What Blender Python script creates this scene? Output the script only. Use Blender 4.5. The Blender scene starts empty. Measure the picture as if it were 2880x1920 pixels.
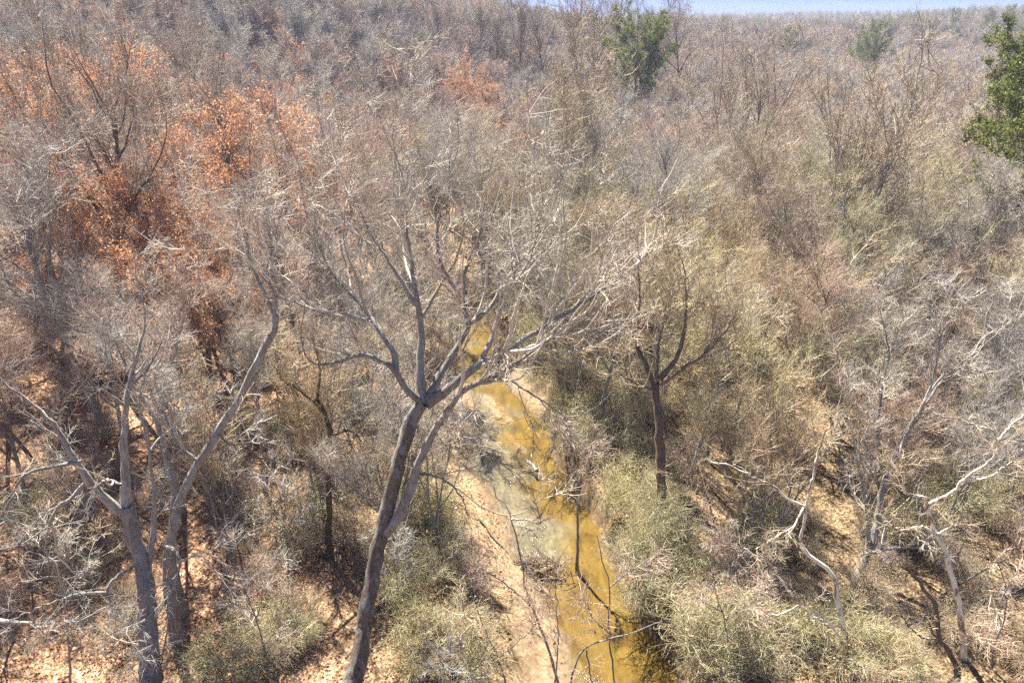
import bpy, math, random
import numpy as np
from mathutils import Vector

R = math.radians
# ------------------------------------------------------------------ camera, sky, sun, exposure
H_CAM, PITCH, LENS = 30.0, 24.0, 25.0
scene = bpy.context.scene
col = scene.collection
cam_d = bpy.data.cameras.new('camera')
cam_d.lens = LENS; cam_d.sensor_width = 36.0; cam_d.sensor_fit = 'HORIZONTAL'
cam_d.clip_start = 0.5; cam_d.clip_end = 12000
cam = bpy.data.objects.new('camera', cam_d); col.objects.link(cam)
cam.location = (0, 0, H_CAM); cam.rotation_euler = (R(90 - PITCH), 0, 0)
scene.camera = cam

SUN_AZ, SUN_EL = -25.0, 55.0          # degrees left of the view axis (+Y), above the horizon
world = bpy.data.worlds.new('World'); scene.world = world; world.use_nodes = True
wn = world.node_tree.nodes; wl = world.node_tree.links
sky = wn.new('ShaderNodeTexSky'); sky.sky_type = 'NISHITA'; sky.sun_disc = False
sky.sun_elevation = R(SUN_EL); sky.sun_rotation = R(SUN_AZ)
sky.air_density = 0.8; sky.dust_density = 0.0; sky.ozone_density = 4.0
wn['Background'].inputs['Strength'].default_value = 0.10
# soft highlight roll-off of the whole sky so that its glow stays a pale blue
roll = []
sc_ = wn.new('ShaderNodeSeparateColor'); cc_ = wn.new('ShaderNodeCombineColor'); wl.new(sky.outputs[0], sc_.inputs[0])
for ch, lim in enumerate((.43, .74, 1.6)):
    a_ = wn.new('ShaderNodeMath'); a_.operation = 'DIVIDE'; a_.inputs[1].default_value = lim; wl.new(sc_.outputs[ch], a_.inputs[0])
    b_ = wn.new('ShaderNodeMath'); b_.operation = 'ADD'; b_.inputs[1].default_value = 1.0; wl.new(a_.outputs[0], b_.inputs[0])
    c_ = wn.new('ShaderNodeMath'); c_.operation = 'DIVIDE'; wl.new(sc_.outputs[ch], c_.inputs[0]); wl.new(b_.outputs[0], c_.inputs[1])
    wl.new(c_.outputs[0], cc_.inputs[ch])
wl.new(cc_.outputs[0], wn['Background'].inputs['Color'])
sun_d = bpy.data.lights.new('sun', 'SUN'); sun_d.energy = 4.5; sun_d.angle = R(0.53); sun_d.color = (1.0, 0.925, 0.79)
sun = bpy.data.objects.new('sun', sun_d); col.objects.link(sun)
sv = Vector((math.sin(R(SUN_AZ)) * math.cos(R(SUN_EL)), math.cos(R(SUN_AZ)) * math.cos(R(SUN_EL)), math.sin(R(SUN_EL))))
sun.rotation_euler = sv.to_track_quat('Z', 'Y').to_euler()
scene.view_settings.view_transform = 'Standard'; scene.view_settings.look = 'None'
scene.view_settings.gamma = 1.0; scene.view_settings.use_curve_mapping = False
scene.view_settings.exposure = 2.46
scene.render.engine = 'CYCLES'
scene.cycles.use_denoising = False
scene.cycles.max_bounces = 7; scene.cycles.diffuse_bounces = 5; scene.cycles.glossy_bounces = 2
scene.cycles.transmission_bounces = 2; scene.cycles.transparent_max_bounces = 6
scene.cycles.caustics_reflective = False; scene.cycles.caustics_refractive = False
scene.cycles.sample_clamp_indirect = 6.0
scene.render.film_transparent = False

HAZE = .00022
# ------------------------------------------------------------------ picture -> place
FP = LENS / 36.0 * 2880
cp, sp = math.cos(R(PITCH)), math.sin(R(PITCH))
def P(px, py, Y):
    """point seen at photograph pixel (px, py) standing Y metres ahead of the camera"""
    a, b = (px - 1440) / FP, (960 - py) / FP
    d = np.array((a, cp + b * sp, -sp + b * cp))
    return np.array((0, 0, H_CAM)) + d * (Y / d[1])
def G(px, py, z=0.0):
    a, b = (px - 1440) / FP, (960 - py) / FP
    d = np.array((a, cp + b * sp, -sp + b * cp))
    return np.array((0, 0, H_CAM)) + d * ((z - H_CAM) / d[2])

# ------------------------------------------------------------------ mesh helpers
def make_mesh(name, V, F, mats=(), midx=None, smooth=True):
    V = np.asarray(V, np.float32).reshape(-1, 3); F = np.asarray(F, np.int32)
    n = F.shape[1]
    me = bpy.data.meshes.new(name)
    me.vertices.add(len(V)); me.vertices.foreach_set('co', V.ravel())
    me.loops.add(F.size); me.loops.foreach_set('vertex_index', F.ravel())
    me.polygons.add(len(F)); me.polygons.foreach_set('loop_start', np.arange(0, F.size, n, dtype=np.int32))
    for m in mats: me.materials.append(m)
    if midx is not None: me.polygons.foreach_set('material_index', np.asarray(midx, np.int32))
    me.polygons.foreach_set('use_smooth', np.full(len(F), smooth))
    me.update(calc_edges=True)
    return me
def link(name, data, parent=None, loc=None):
    o = bpy.data.objects.new(name, data); col.objects.link(o)
    if parent is not None: o.parent = parent
    if loc is not None: o.location = loc
    return o
def tag(o, label=None, cat=None, group=None, kind=None):
    if label: o['label'] = label
    if cat: o['category'] = cat
    if group: o['group'] = group
    if kind: o['kind'] = kind
    return o
def unit(v):
    return v / np.maximum(np.linalg.norm(v, axis=-1, keepdims=True), 1e-9)
def tube(P3, rad, S):
    """N polylines of K points with radii -> closed-side quads"""
    N, K, _ = P3.shape
    T = np.empty_like(P3)
    T[:, 1:-1] = P3[:, 2:] - P3[:, :-2]; T[:, 0] = P3[:, 1] - P3[:, 0]; T[:, -1] = P3[:, -1] - P3[:, -2]
    T = unit(T); m = unit(T.mean(1))
    ref = np.where(np.abs(m[:, 2:3]) < 0.8, np.array([[0, 0, 1.]]), np.array([[1., 0.3, 0]]))
    A = unit(np.cross(T, ref[:, None, :])); B = np.cross(T, A)
    ang = np.arange(S) * 2 * np.pi / S
    V = P3[:, :, None, :] + rad[:, :, None, None] * (A[:, :, None, :] * np.cos(ang)[None, None, :, None] + B[:, :, None, :] * np.sin(ang)[None, None, :, None])
    n, k, s = np.meshgrid(np.arange(N), np.arange(K - 1), np.arange(S), indexing='ij')
    b = n * K * S; s2 = (s + 1) % S
    F = np.stack([b + k * S + s, b + k * S + s2, b + (k + 1) * S + s2, b + (k + 1) * S + s], -1).reshape(-1, 4)
    return V.reshape(-1, 3), F
def join(parts):
    Vs, Fs, o = [], [], 0
    for V, F in parts:
        Vs.append(V); Fs.append(F + o); o += len(V)
    return np.concatenate(Vs), np.concatenate(Fs)
def resample(pts, rad, K):
    """Catmull-Rom through traced nodes -> K points"""
    pts = np.asarray(pts, float); rad = np.asarray(rad, float)
    p = np.vstack([2 * pts[0] - pts[1], pts, 2 * pts[-1] - pts[-2]])
    seg = np.concatenate([[0], np.cumsum(np.linalg.norm(np.diff(pts, axis=0), axis=1))])
    out = np.empty((K, 3)); rr = np.interp(np.linspace(0, seg[-1], K), seg, rad)
    for i, s in enumerate(np.linspace(0, seg[-1], K)):
        j = min(np.searchsorted(seg, s, 'right') - 1, len(pts) - 2)
        t = (s - seg[j]) / max(seg[j + 1] - seg[j], 1e-6)
        a, b, c, d = p[j:j + 4]
        out[i] = 0.5 * (2 * b + (c - a) * t + (2 * a - 5 * b + 4 * c - d) * t * t + (3 * b - a - 3 * c + d) * t ** 3)
    return out, rr

# ------------------------------------------------------------------ materials
def M(name):
    m = bpy.data.materials.new(name); m.use_nodes = True
    nt = m.node_tree; nt.nodes.clear()
    out = nt.nodes.new('ShaderNodeOutputMaterial')
    return m, nt, out
def ramp(nt, fac, stops, interp='LINEAR'):
    r = nt.nodes.new('ShaderNodeValToRGB'); r.color_ramp.interpolation = interp
    e = r.color_ramp.elements
    while len(e) < len(stops): e.new(0.5)
    for el, (p, c) in zip(e, stops): el.position = p; el.color = (*c, 1)
    nt.links.new(fac, r.inputs[0]); return r.outputs[0]
def noise(nt, scale, detail=4, vec=None, rough=0.6, dist=0.0):
    n = nt.nodes.new('ShaderNodeTexNoise'); n.inputs['Scale'].default_value = scale
    n.inputs['Detail'].default_value = detail; n.inputs['Roughness'].default_value = rough
    n.inputs['Distortion'].default_value = dist
    if vec is not None: nt.links.new(vec, n.inputs['Vector'])
    return n.outputs['Fac']
def coords(nt, scale=(1, 1, 1), which='Object'):
    t = nt.nodes.new('ShaderNodeTexCoord'); m = nt.nodes.new('ShaderNodeMapping')
    m.inputs['Scale'].default_value = scale
    nt.links.new(t.outputs[which], m.inputs[0]); return m.outputs[0]
def mixc(nt, fac, a, b, mode='MIX'):
    n = nt.nodes.new('ShaderNodeMix'); n.data_type = 'RGBA'; n.blend_type = mode
    for sock, v in ((0, fac), (6, a), (7, b)):
        if isinstance(v, (int, float)): n.inputs[sock].default_value = v
        elif isinstance(v, tuple): n.inputs[sock].default_value = (*v, 1)
        else: nt.links.new(v, n.inputs[sock])
    return n.outputs[2]
def math_(nt, op, a, b=0.0):
    n = nt.nodes.new('ShaderNodeMath'); n.operation = op
    for k, v in enumerate((a, b)):
        if isinstance(v, (int, float)): n.inputs[k].default_value = v
        else: nt.links.new(v, n.inputs[k])
    return n.outputs[0]
def principled(nt, out, color, rough=0.85, bump=None, bstr=0.4, bdist=0.02, spec=0.25):
    p = nt.nodes.new('ShaderNodeBsdfPrincipled')
    p.inputs['Roughness'].default_value = rough; p.inputs['Specular IOR Level'].default_value = spec
    if isinstance(color, tuple): p.inputs['Base Color'].default_value = (*color, 1)
    else: nt.links.new(color, p.inputs['Base Color'])
    if bump is not None:
        b = nt.nodes.new('ShaderNodeBump'); b.inputs['Strength'].default_value = bstr; b.inputs['Distance'].default_value = bdist
        nt.links.new(bump, b.inputs['Height']); nt.links.new(b.outputs[0], p.inputs['Normal'])
    nt.links.new(p.outputs[0], out.inputs[0]); return p
def bark(name, dark, mid, pale, lichen=None):
    m, nt, out = M(name)
    v = coords(nt, (1, 1, 0.14)); f = noise(nt, 7, 6, v, 0.8); g = noise(nt, 2.3, 4, coords(nt, (1, 1, .5)))
    c = ramp(nt, f, [(0.3, dark), (0.5, mid), (0.72, pale)])
    if lichen: c = mixc(nt, ramp(nt, g, [(0.5, (0, 0, 0)), (0.58, (.9, .9, .9))]), c, lichen)
    oi = nt.nodes.new('ShaderNodeObjectInfo')
    c = mixc(nt, 1.0, c, ramp(nt, oi.outputs['Random'], [(0, (.75, .75, .75)), (1, (1.2, 1.15, 1.1))]), 'MULTIPLY')
    principled(nt, out, c, 0.9, f, 1.0, 0.12)
    return m
def twig(name, a, b, c):
    """thin wood, each twig its own tint, each tree a little different"""
    m, nt, out = M(name)
    g = nt.nodes.new('ShaderNodeNewGeometry'); oi = nt.nodes.new('ShaderNodeObjectInfo')
    cc = ramp(nt, g.outputs['Random Per Island'], [(0, a), (0.5, b), (1, c)])
    cc = mixc(nt, 1.0, cc, ramp(nt, oi.outputs['Random'], [(0, (.72, .74, .78)), (0.5, (1, 1, 1)), (1, (1.1, 1.05, .97))]), 'MULTIPLY')
    principled(nt, out, cc, 0.75, spec=0.3)
    return m
def leaf(name, stops, trans=0.35, rough=0.6, spec=0.3):
    m, nt, out = M(name)
    g = nt.nodes.new('ShaderNodeNewGeometry')
    cc = ramp(nt, g.outputs['Random Per Island'], stops)
    p = nt.nodes.new('ShaderNodeBsdfPrincipled'); p.inputs['Roughness'].default_value = rough
    p.inputs['Specular IOR Level'].default_value = spec
    t = nt.nodes.new('ShaderNodeBsdfTranslucent'); mx = nt.nodes.new('ShaderNodeMixShader'); mx.inputs[0].default_value = trans
    nt.links.new(cc, p.inputs['Base Color']); nt.links.new(cc, t.inputs[0])
    nt.links.new(p.outputs[0], mx.inputs[1]); nt.links.new(t.outputs[0], mx.inputs[2]); nt.links.new(mx.outputs[0], out.inputs[0])
    return m
BARK = {
 'grey': bark('grey_bark', (.12, .11, .1), (.27, .255, .24), (.42, .41, .4), (.33, .355, .345)),
 'brown': bark('brown_bark', (.06, .045, .034), (.16, .122, .095), (.28, .23, .19)),
 'furrow': bark('furrowed_bark', (.045, .035, .028), (.17, .14, .118), (.34, .3, .27), (.26, .28, .275)),
 'pale': bark('pale_bark', (.2, .18, .15), (.38, .35, .3), (.55, .52, .46)),
 'moss': bark('mossy_bark', (.045, .035, .02), (.11, .085, .05), (.18, .15, .08), (.13, .12, .035)),
}
def sycamore():
    m, nt, out = M('sycamore_bark')
    f = noise(nt, 2.2, 5, coords(nt, (1, 1, .45)), 0.65, 0.6); g = noise(nt, 7, 3, coords(nt, (1, 1, .5)))
    c = ramp(nt, f, [(0.36, (.16, .1, .065)), (0.43, (.3, .25, .19)), (0.47, (.62, .58, .5)), (0.62, (.74, .7, .62)), (0.66, (.36, .33, .27))])
    c = mixc(nt, ramp(nt, g, [(0.62, (0, 0, 0)), (0.68, (1, 1, 1))]), c, (.3, .24, .18))
    principled(nt, out, c, 0.7, f, 0.25, 0.02); return m
BARK['sycamore'] = sycamore()
TW = {
 'grey': twig('grey_twigs', (.22, .2, .175), (.38, .35, .315), (.54, .51, .465)),
 'tan': twig('tan_twigs', (.23, .18, .12), (.4, .325, .225), (.56, .475, .36)),
 'mauve': twig('mauve_twigs', (.24, .175, .14), (.41, .315, .26), (.58, .475, .41)),
 'dark': twig('dark_twigs', (.18, .145, .115), (.3, .25, .205), (.45, .39, .33)),
 'pale': twig('pale_twigs', (.33, .29, .24), (.5, .45, .39), (.66, .61, .55)),
 'olive': twig('olive_twigs', (.27, .24, .14), (.42, .38, .235), (.6, .55, .38)),
}
LEAF = {
 'russet': leaf('russet_leaves', [(0, (.19, .075, .035)), (.35, (.42, .175, .075)), (.7, (.56, .28, .125)), (1, (.62, .42, .28))], .45),
 'privet': leaf('privet_leaves', [(0, (.13, .125, .035)), (.5, (.24, .22, .07)), (.85, (.38, .35, .15)), (1, (.52, .5, .32))], .4, .4, .5),
 'silver': leaf('silvery_leaves', [(0, (.13, .14, .09)), (.5, (.3, .31, .25)), (1, (.55, .56, .5))], .25, .35, .6),
 'pine': leaf('pine_needles', [(0, (.05, .07, .016)), (.5, (.12, .15, .03)), (1, (.22, .23, .05))], .4),
 'litter': leaf('litter_leaves', [(0, (.12, .058, .034)), (.35, (.26, .14, .08)), (.7, (.39, .24, .155)), (1, (.6, .45, .35))], .3),
 'tanlitter': leaf('tan_litter_leaves', [(0, (.1, .065, .035)), (.4, (.21, .145, .085)), (.8, (.34, .25, .155)), (1, (.5, .41, .3))], .2),
 'deadred': leaf('dead_red_leaves', [(0, (.16, .03, .02)), (1, (.4, .12, .06))], .3),
}

# ------------------------------------------------------------------ terrain
# traced creek edges on the ground: (photo y, left edge x, right edge x)
EDGE = [(1960, 1600, 1900), (1900, 1590, 1880), (1800, 1575, 1830), (1700, 1530, 1780), (1600, 1480, 1735), (1500, 1430, 1670), (1400, 1385, 1620),
        (1300, 1335, 1570), (1200, 1300, 1530), (1120, 1290, 1500), (1060, 1290, 1470), (1000, 1275, 1440), (940, 1240, 1400),
        (880, 1215, 1350), (820, 1200, 1300), (780, 1195, 1270)]
_e = [(G(l, y), G(r, y)) for y, l, r in EDGE]
EY = np.array([-60] + [a[1] for a, b in _e] + [130, 170, 230, 3000.])
EL = np.array([_e[0][0][0] - .0] + [a[0] for a, b in _e] + [-24, -40, -50, -60.])
ER = np.array([_e[0][1][0] + 1.5] + [b[0] for a, b in _e] + [-19, -36, -46, -56.])
def sstep(a, b, x):
    t = np.clip((x - a) / (b - a), 0, 1); return t * t * (3 - 2 * t)
_rs = np.random.RandomState(5)
_w = [(_rs.uniform(.02, .5), _rs.uniform(0, 6.28), _rs.uniform(0, 6.28)) for _ in range(10)]
def wob(x, y, amp=1.0):
    z = 0
    for f, a, b in _w: z = z + np.sin(x * f * math.cos(a) * 2.1 + y * f * math.sin(a) * 2.1 + b) * 0.12 / (f + .25) * amp
    return z * .35
def edges(y):
    l = np.interp(y, EY, EL) + .3 * np.sin(y * .53) + .2 * np.sin(y * 1.37 + 1) + .13 * np.sin(y * 3.1 + 2) + .08 * np.sin(y * 6.7)
    r = np.interp(y, EY, ER) + .3 * np.sin(y * .47 + 2) + .18 * np.sin(y * 1.21) + .14 * np.sin(y * 2.9 + 1) + .09 * np.sin(y * 5.9 + 3)
    return l, r
def ground(x, y):
    x = np.asarray(x, float); y = np.asarray(y, float)
    l, r = edges(y)
    dl, dr = l - x, x - r                              # outside distances
    d = np.maximum(dl, dr)
    bank_l = 1.5 * sstep(1.2, 4.2, dl) + .16 * sstep(0, 1.2, dl)
    bank_r = 1.7 * sstep(.1, 1.0, dr)
    base = np.where(dl > dr, bank_l, bank_r)
    hw = np.maximum((r - l) / 2, .3)
    bed = -.5 * np.clip(-d / hw, 0, 1) ** .6
    z = np.where(d > 0, base, bed)
    z = z + wob(x, y) * sstep(1, 9, d)
    # hill to the left, closing the valley far behind
    foot = -15 + .0030 * np.maximum(y - 85, 0) ** 2
    foot = np.minimum(foot, 2500)
    u = foot - x
    az = np.arctan2(x, np.maximum(y, 1))
    top = 21 - 10 * sstep(R(-9), R(13), az)
    hill = top * sstep(0, 120, u) + 1.2 * sstep(0, 25, u)
    hill = hill + 3.5 * np.sin(x * .011 + 1) * np.sin(y * .009) * sstep(40, 200, u)
    far = 12 * sstep(1500, 1900, y) + 9 * sstep(700, 1100, y) * sstep(R(8), R(16), az) + 6 * sstep(R(26), R(33), az) * sstep(450, 700, y)
    # a low sand spit and bar on the inside of the bend
    far = far + (4.5 + 3.2 * np.sin(x * .013 + .6) + 2.2 * np.sin(x * .031 + 2 + y * .004)) * sstep(380, 650, y) * sstep(R(5), R(11), az)
    return z + hill + far
def spit(x, y):
    return None
def grid_axis(segs):
    out = []
    for a, b, n in segs: out.append(np.linspace(a, b, n, endpoint=False))
    out.append([segs[-1][1]]); return np.concatenate(out)
gx = grid_axis([(-1900, -600, 8), (-600, -120, 20), (-120, -40, 30), (-40, -16, 30), (-16, 14, 100), (14, 40, 28), (40, 120, 26), (120, 600, 20), (600, 1900, 8)])
gy = grid_axis([(-80, 18, 20), (18, 100, 190), (100, 200, 40), (200, 600, 40), (600, 1400, 26), (1400, 2000, 8)])
X, Y = np.meshgrid(gx, gy)
Z = ground(X, Y)
# sand bars: gently raised tongues
BARS = [(G(1365, 1140), G(1480, 1270), .42, .22), (G(1370, 1120), G(1420, 1190), 1.0, .26), (G(1440, 1040), G(1540, 1170), 1.1, .42), (G(1300, 1090), G(1335, 1160), .8, .36),
        (G(1330, 1400), G(1480, 1640), .5, .2), (G(1440, 1650), G(1570, 1930), 1.3, .42), (G(1350, 1560), G(1440, 1660), 1.0, .45), (G(1235, 940), G(1300, 860), .7, .36)]
def seg_dist(x, y, a, b):
    ab = (b - a)[:2]; t = np.clip(((x - a[0]) * ab[0] + (y - a[1]) * ab[1]) / (ab @ ab), 0, 1)
    return np.hypot(x - a[0] - t * ab[0], y - a[1] - t * ab[1])
def bars(x, y):
    z = 0
    for a, b, w, hh in BARS:
        dd = seg_dist(x, y, a, b) + .25 * np.sin(x * 2.1 + y * 1.3)
        z = np.maximum(z, (hh + .22) * (1 - sstep(w * .4, w * 1.5, dd)))
    return z
Z = Z + bars(X, Y)
def gz(x, y): return float(ground(x, y) + bars(np.asarray(x, float), np.asarray(y, float)))
ny, nx = X.shape
I = np.arange(ny * nx).reshape(ny, nx)
F = np.stack([I[:-1, :-1], I[:-1, 1:], I[1:, 1:], I[1:, :-1]], -1).reshape(-1, 4)

m, nt, out = M('forest_floor')
v = coords(nt)
sep = nt.nodes.new('ShaderNodeSeparateXYZ'); nt.links.new(v, sep.inputs[0])
vor = nt.nodes.new('ShaderNodeTexVoronoi'); vor.inputs['Scale'].default_value = 9.0; nt.links.new(v, vor.inputs['Vector'])
lf = nt.nodes.new('ShaderNodeSeparateColor'); nt.links.new(vor.outputs['Color'], lf.inputs[0])
litter = ramp(nt, lf.outputs[0], [(0, (.1, .05, .028)), (.3, (.21, .115, .065)), (.65, (.32, .195, .12)), (1, (.46, .33, .24))])
tan = ramp(nt, lf.outputs[0], [(0, (.075, .05, .026)), (.35, (.15, .105, .058)), (.7, (.23, .17, .1)), (1, (.34, .265, .175))])
sand = ramp(nt, noise(nt, 3, 6, v, .7), [(.3, (.07, .046, .026)), (.45, (.16, .112, .068)), (.75, (.31, .235, .16))])
bedc = ramp(nt, noise(nt, .9, 6, coords(nt, (1, .35, 1)), .7, .5), [(.3, (.06, .042, .016)), (.45, (.12, .085, .03)), (.6, (.18, .132, .046)), (.75, (.26, .2, .11))])
bedc = mixc(nt, ramp(nt, noise(nt, 5, 5, coords(nt, (.5, 1.4, 1)), .7, 1.5), [(.5, (0, 0, 0)), (.62, (.7, .7, .7))]), bedc, (.12, .085, .035))
dirt = ramp(nt, noise(nt, 4, 5, v), [(.3, (.09, .06, .035)), (.7, (.25, .17, .1))])
att = nt.nodes.new('ShaderNodeAttribute'); att.attribute_name = 'zones'
zs = nt.nodes.new('ShaderNodeSeparateColor'); nt.links.new(att.outputs['Color'], zs.inputs[0])
bedc = mixc(nt, att.outputs['Alpha'], bedc, ramp(nt, noise(nt, 2.2, 5, coords(nt, (1, .5, 1)), .65, 1.0), [(.35, (.085, .085, .085)), (.55, (.16, .155, .15)), (.7, (.25, .23, .21))]))
c = mixc(nt, zs.outputs[0], tan, litter)
nz = math_(nt, 'MULTIPLY', noise(nt, 1.1, 5, v, .7), 1.0)
c = mixc(nt, ramp(nt, nz, [(.48, (0, 0, 0)), (.62, (.85, .85, .85))]), c, dirt)
c = mixc(nt, zs.outputs[1], c, sand)
wet = nt.nodes.new('ShaderNodeAttribute'); wet.attribute_name = 'damp'
c = mixc(nt, math_(nt, 'MULTIPLY', wet.outputs['Fac'], ramp(nt, noise(nt, 2.5, 5, v, .7), [(.35, (.25, .25, .25)), (.6, (1, 1, 1))])), c, (.075, .05, .03))
c = mixc(nt, zs.outputs[2], c, bedc)
principled(nt, out, c, .95, lf.outputs[1], .6, .04, .1)
FLOOR = m
terr_me = make_mesh('ground', np.stack([X, Y, Z], -1), F, [FLOOR])
l_, r_ = edges(Y); dd_ = np.maximum(l_ - X, X - r_)
zone = np.zeros((ny, nx, 4), np.float32); s__ = (X - l_) / np.maximum(r_ - l_, .3); zone[..., 3] = (1 - sstep(.35, .75, s__ + .12 * np.sin(Y * .8) + .08 * np.sin(Y * 2.1))) * (1 - .6 * sstep(52, 62, Y)) * sstep(31, 36, Y)
zone[..., 0] = sstep(4, -10, X + 6 + 2.5 * np.sin(Y * .2))
b_ = bars(X, Y)
fade_ = 1 - sstep(78, 92, Y)
zone[..., 1] = fade_ * np.clip(sstep(-.1, .15, dd_) * (1 - sstep(.3, 1.7, np.where(l_ - X > X - r_, dd_, dd_ * 5) + .8 * np.sin(X * 1.3 + Y * .9) + .5 * np.sin(Y * 2.2 - X))) + sstep(.25, .5, b_), 0, 1)
zone[..., 2] = fade_ * (1 - sstep(-.2, .2, dd_)) * (1 - sstep(.3, .5, b_))
dm = terr_me.attributes.new('damp', 'FLOAT', 'POINT'); dm.data.foreach_set('value', (fade_ * sstep(-.15, .1, dd_) * (1 - sstep(.2, np.where(l_ - X > X - r_, .7, 1.3), dd_)) * (1 - sstep(.3, .5, b_))).astype(np.float32).ravel())
a_ = terr_me.color_attributes.new('zones', 'FLOAT_COLOR', 'POINT'); a_.data.foreach_set('color', zone.ravel())
terr = link('ground', terr_me); tag(terr, kind='structure')

# water: a thin sheet that follows the channel
wy = np.linspace(10, 118, 330); s_ = np.linspace(-.12, 1.12, 24)
wl_, wr_ = edges(wy)
WX = wl_[:, None] + (wr_ - wl_)[:, None] * s_[None]; WY = np.repeat(wy[:, None], 24, 1)
WI = np.arange(WX.size).reshape(WX.shape)
WF = np.stack([WI[:-1, :-1], WI[:-1, 1:], WI[1:, 1:], WI[1:, :-1]], -1).reshape(-1, 4)
m, nt, out = M('creek_water')
v = coords(nt)
w1 = noise(nt, 1.4, 3, coords(nt, (1, .6, 1)), .55); w2 = noise(nt, 9, 3, v, .6)
rif = ramp(nt, noise(nt, .22, 2, v), [(.5, (.1, .1, .1)), (.62, (.8, .8, .8))])
hgt = math_(nt, 'ADD', math_(nt, 'MULTIPLY', w1, .5), math_(nt, 'MULTIPLY', math_(nt, 'MULTIPLY', w2, rif), .55))
bmp = nt.nodes.new('ShaderNodeBump'); bmp.inputs['Strength'].default_value = .8; bmp.inputs['Distance'].default_value = .07
nt.links.new(hgt, bmp.inputs['Height'])
gl = nt.nodes.new('ShaderNodeBsdfGlossy'); gl.inputs['Roughness'].default_value = .06; nt.links.new(bmp.outputs[0], gl.inputs['Normal'])
tr = nt.nodes.new('ShaderNodeBsdfTransparent'); tr.inputs[0].default_value = (.94, .89, .72, 1)
gm = nt.nodes.new('ShaderNodeNewGeometry'); vd = nt.nodes.new('ShaderNodeVectorMath'); vd.operation = 'DOT_PRODUCT'
nt.links.new(gm.outputs['Incoming'], vd.inputs[0]); nt.links.new(bmp.outputs[0], vd.inputs[1])
fz = math_(nt, 'ADD', math_(nt, 'MULTIPLY', math_(nt, 'POWER', math_(nt, 'SUBTRACT', 1.0, math_(nt, 'ABSOLUTE', vd.outputs['Value'])), 5.0), .98), .06)
mx = nt.nodes.new('ShaderNodeMixShader'); nt.links.new(fz, mx.inputs[0])
nt.links.new(tr.outputs[0], mx.inputs[1]); nt.links.new(gl.outputs[0], mx.inputs[2]); nt.links.new(mx.outputs[0], out.inputs[0])
water = link('creek_water', make_mesh('creek_water', np.stack([WX, WY, np.zeros_like(WX)], -1), WF, [m])); tag(water, kind='structure')

# ------------------------------------------------------------------ trees
def grow(rng, PP, PR, n, t0, t1, ang, sd, length, K, wobble, up, ratio, rtip, shrink=.5, bias=None):
    """n children spread over the parents; returns (n,K,3), (n,K)"""
    N, KP, _ = PP.shape
    plen = np.linalg.norm(np.diff(PP, axis=1), axis=2).sum(1)
    w = plen / plen.sum()
    idx = rng.choice(N, n, p=w)
    t = t0 + (t1 - t0) * rng.random(n) ** .8
    f = t * (KP - 1); i = np.minimum(f.astype(int), KP - 2); a = (f - i)[:, None]
    pos = PP[idx, i] * (1 - a) + PP[idx, i + 1] * a
    T = unit(PP[idx, i + 1] - PP[idx, i]); rad = PR[idx, i] * (1 - a[:, 0]) + PR[idx, i + 1] * a[:, 0]
    q = rng.normal(size=(n, 3)); q -= (q * T).sum(1, keepdims=True) * T; q = unit(q)
    th = np.radians(rng.normal(ang, sd, n))[:, None]
    d = unit(np.cos(th) * T + np.sin(th) * q)
    if bias is not None: d = unit(d + np.asarray(bias))
    L = length * (1 - shrink * t) * rng.uniform(.4, 1.5, n)
    if isinstance(length, np.ndarray): pass
    out = np.empty((n, K, 3)); out[:, 0] = pos
    for k in range(1, K):
        d = unit(d + rng.normal(size=(n, 3)) * wobble + np.array([0, 0, up]))
        out[:, k] = out[:, k - 1] + d * (L / (K - 1))[:, None]
    r0 = np.maximum(rad * ratio, rtip * 1.3)
    tt = np.linspace(0, 1, K)[None]
    R_ = r0[:, None] * (1 - tt) ** .8 * .85 + rtip + r0[:, None] * .12 * (1 - tt)
    return out, R_
def crown_from(rng, PP, PR, n2, n3, n4, L2, L3, L4, tw=.0055, t0=.25, up=.05, curl=.1, ang=(36, 40, 42), sides=(5, 3, 3), rr=.38):
    a, ar = grow(rng, PP, PR, n2, t0, 1, ang[0], 12, L2, 8, curl, up, rr, tw * 1.6)
    b, br = grow(rng, a, ar, n3, .12, 1, ang[1], 20, L3, 5, curl, up, .6, tw * 1.1)
    both = b
    c, cr = grow(rng, b, br, n4, .1, 1, ang[2], 24, L4, 3, curl * 1.3, up, .6, tw * .55)
    return [tube(a, ar, sides[0]), tube(b, br, sides[1]), tube(c, cr, sides[2])], (a, b, c)
def leaves_on(rng, pts, n, size, spread=.12, flat=0.0, fold=.25):
    """n small two-triangle-strip leaves (two quads folded on the midrib) round the given points"""
    i = rng.integers(0, len(pts), n); p = pts[i] + rng.normal(size=(n, 3)) * spread
    nrm = unit(rng.normal(size=(n, 3)) + np.array([0, 0, flat])); ax = unit(np.cross(nrm, rng.normal(size=(n, 3)))); bx = np.cross(nrm, ax)
    s = size * rng.uniform(.6, 1.4, n)[:, None]
    v0 = p - ax * s; v1 = p + bx * s * .5 + nrm * s * fold; v2 = p + ax * s; v3 = p - bx * s * .5 + nrm * s * fold
    V = np.stack([v0, v1, v2, v3], 1).reshape(-1, 3)
    k = np.arange(n)[:, None] * 4
    return V, (k + np.array([[0, 1, 2, 3]]))
def stem(rng, x, y, h, r, lean=(0, 0), K=18, wob_=.05, z0=-.5, tip=.25):
    p = np.empty((K, 3)); p[0] = (x, y, z0); d = np.array([lean[0], lean[1], 1.0])
    for k in range(1, K):
        d = d + rng.normal(size=3) * wob_ * np.array([1, 1, .2]); d[2] = max(d[2], .6); d = d / np.linalg.norm(d)
        p[k] = p[k - 1] + d * (h - z0) / (K - 1)
    t = np.linspace(0, 1, K)
    return p, r * (1 - t * (1 - tip)) * (1 + .5 * np.exp(-t * 14))
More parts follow.
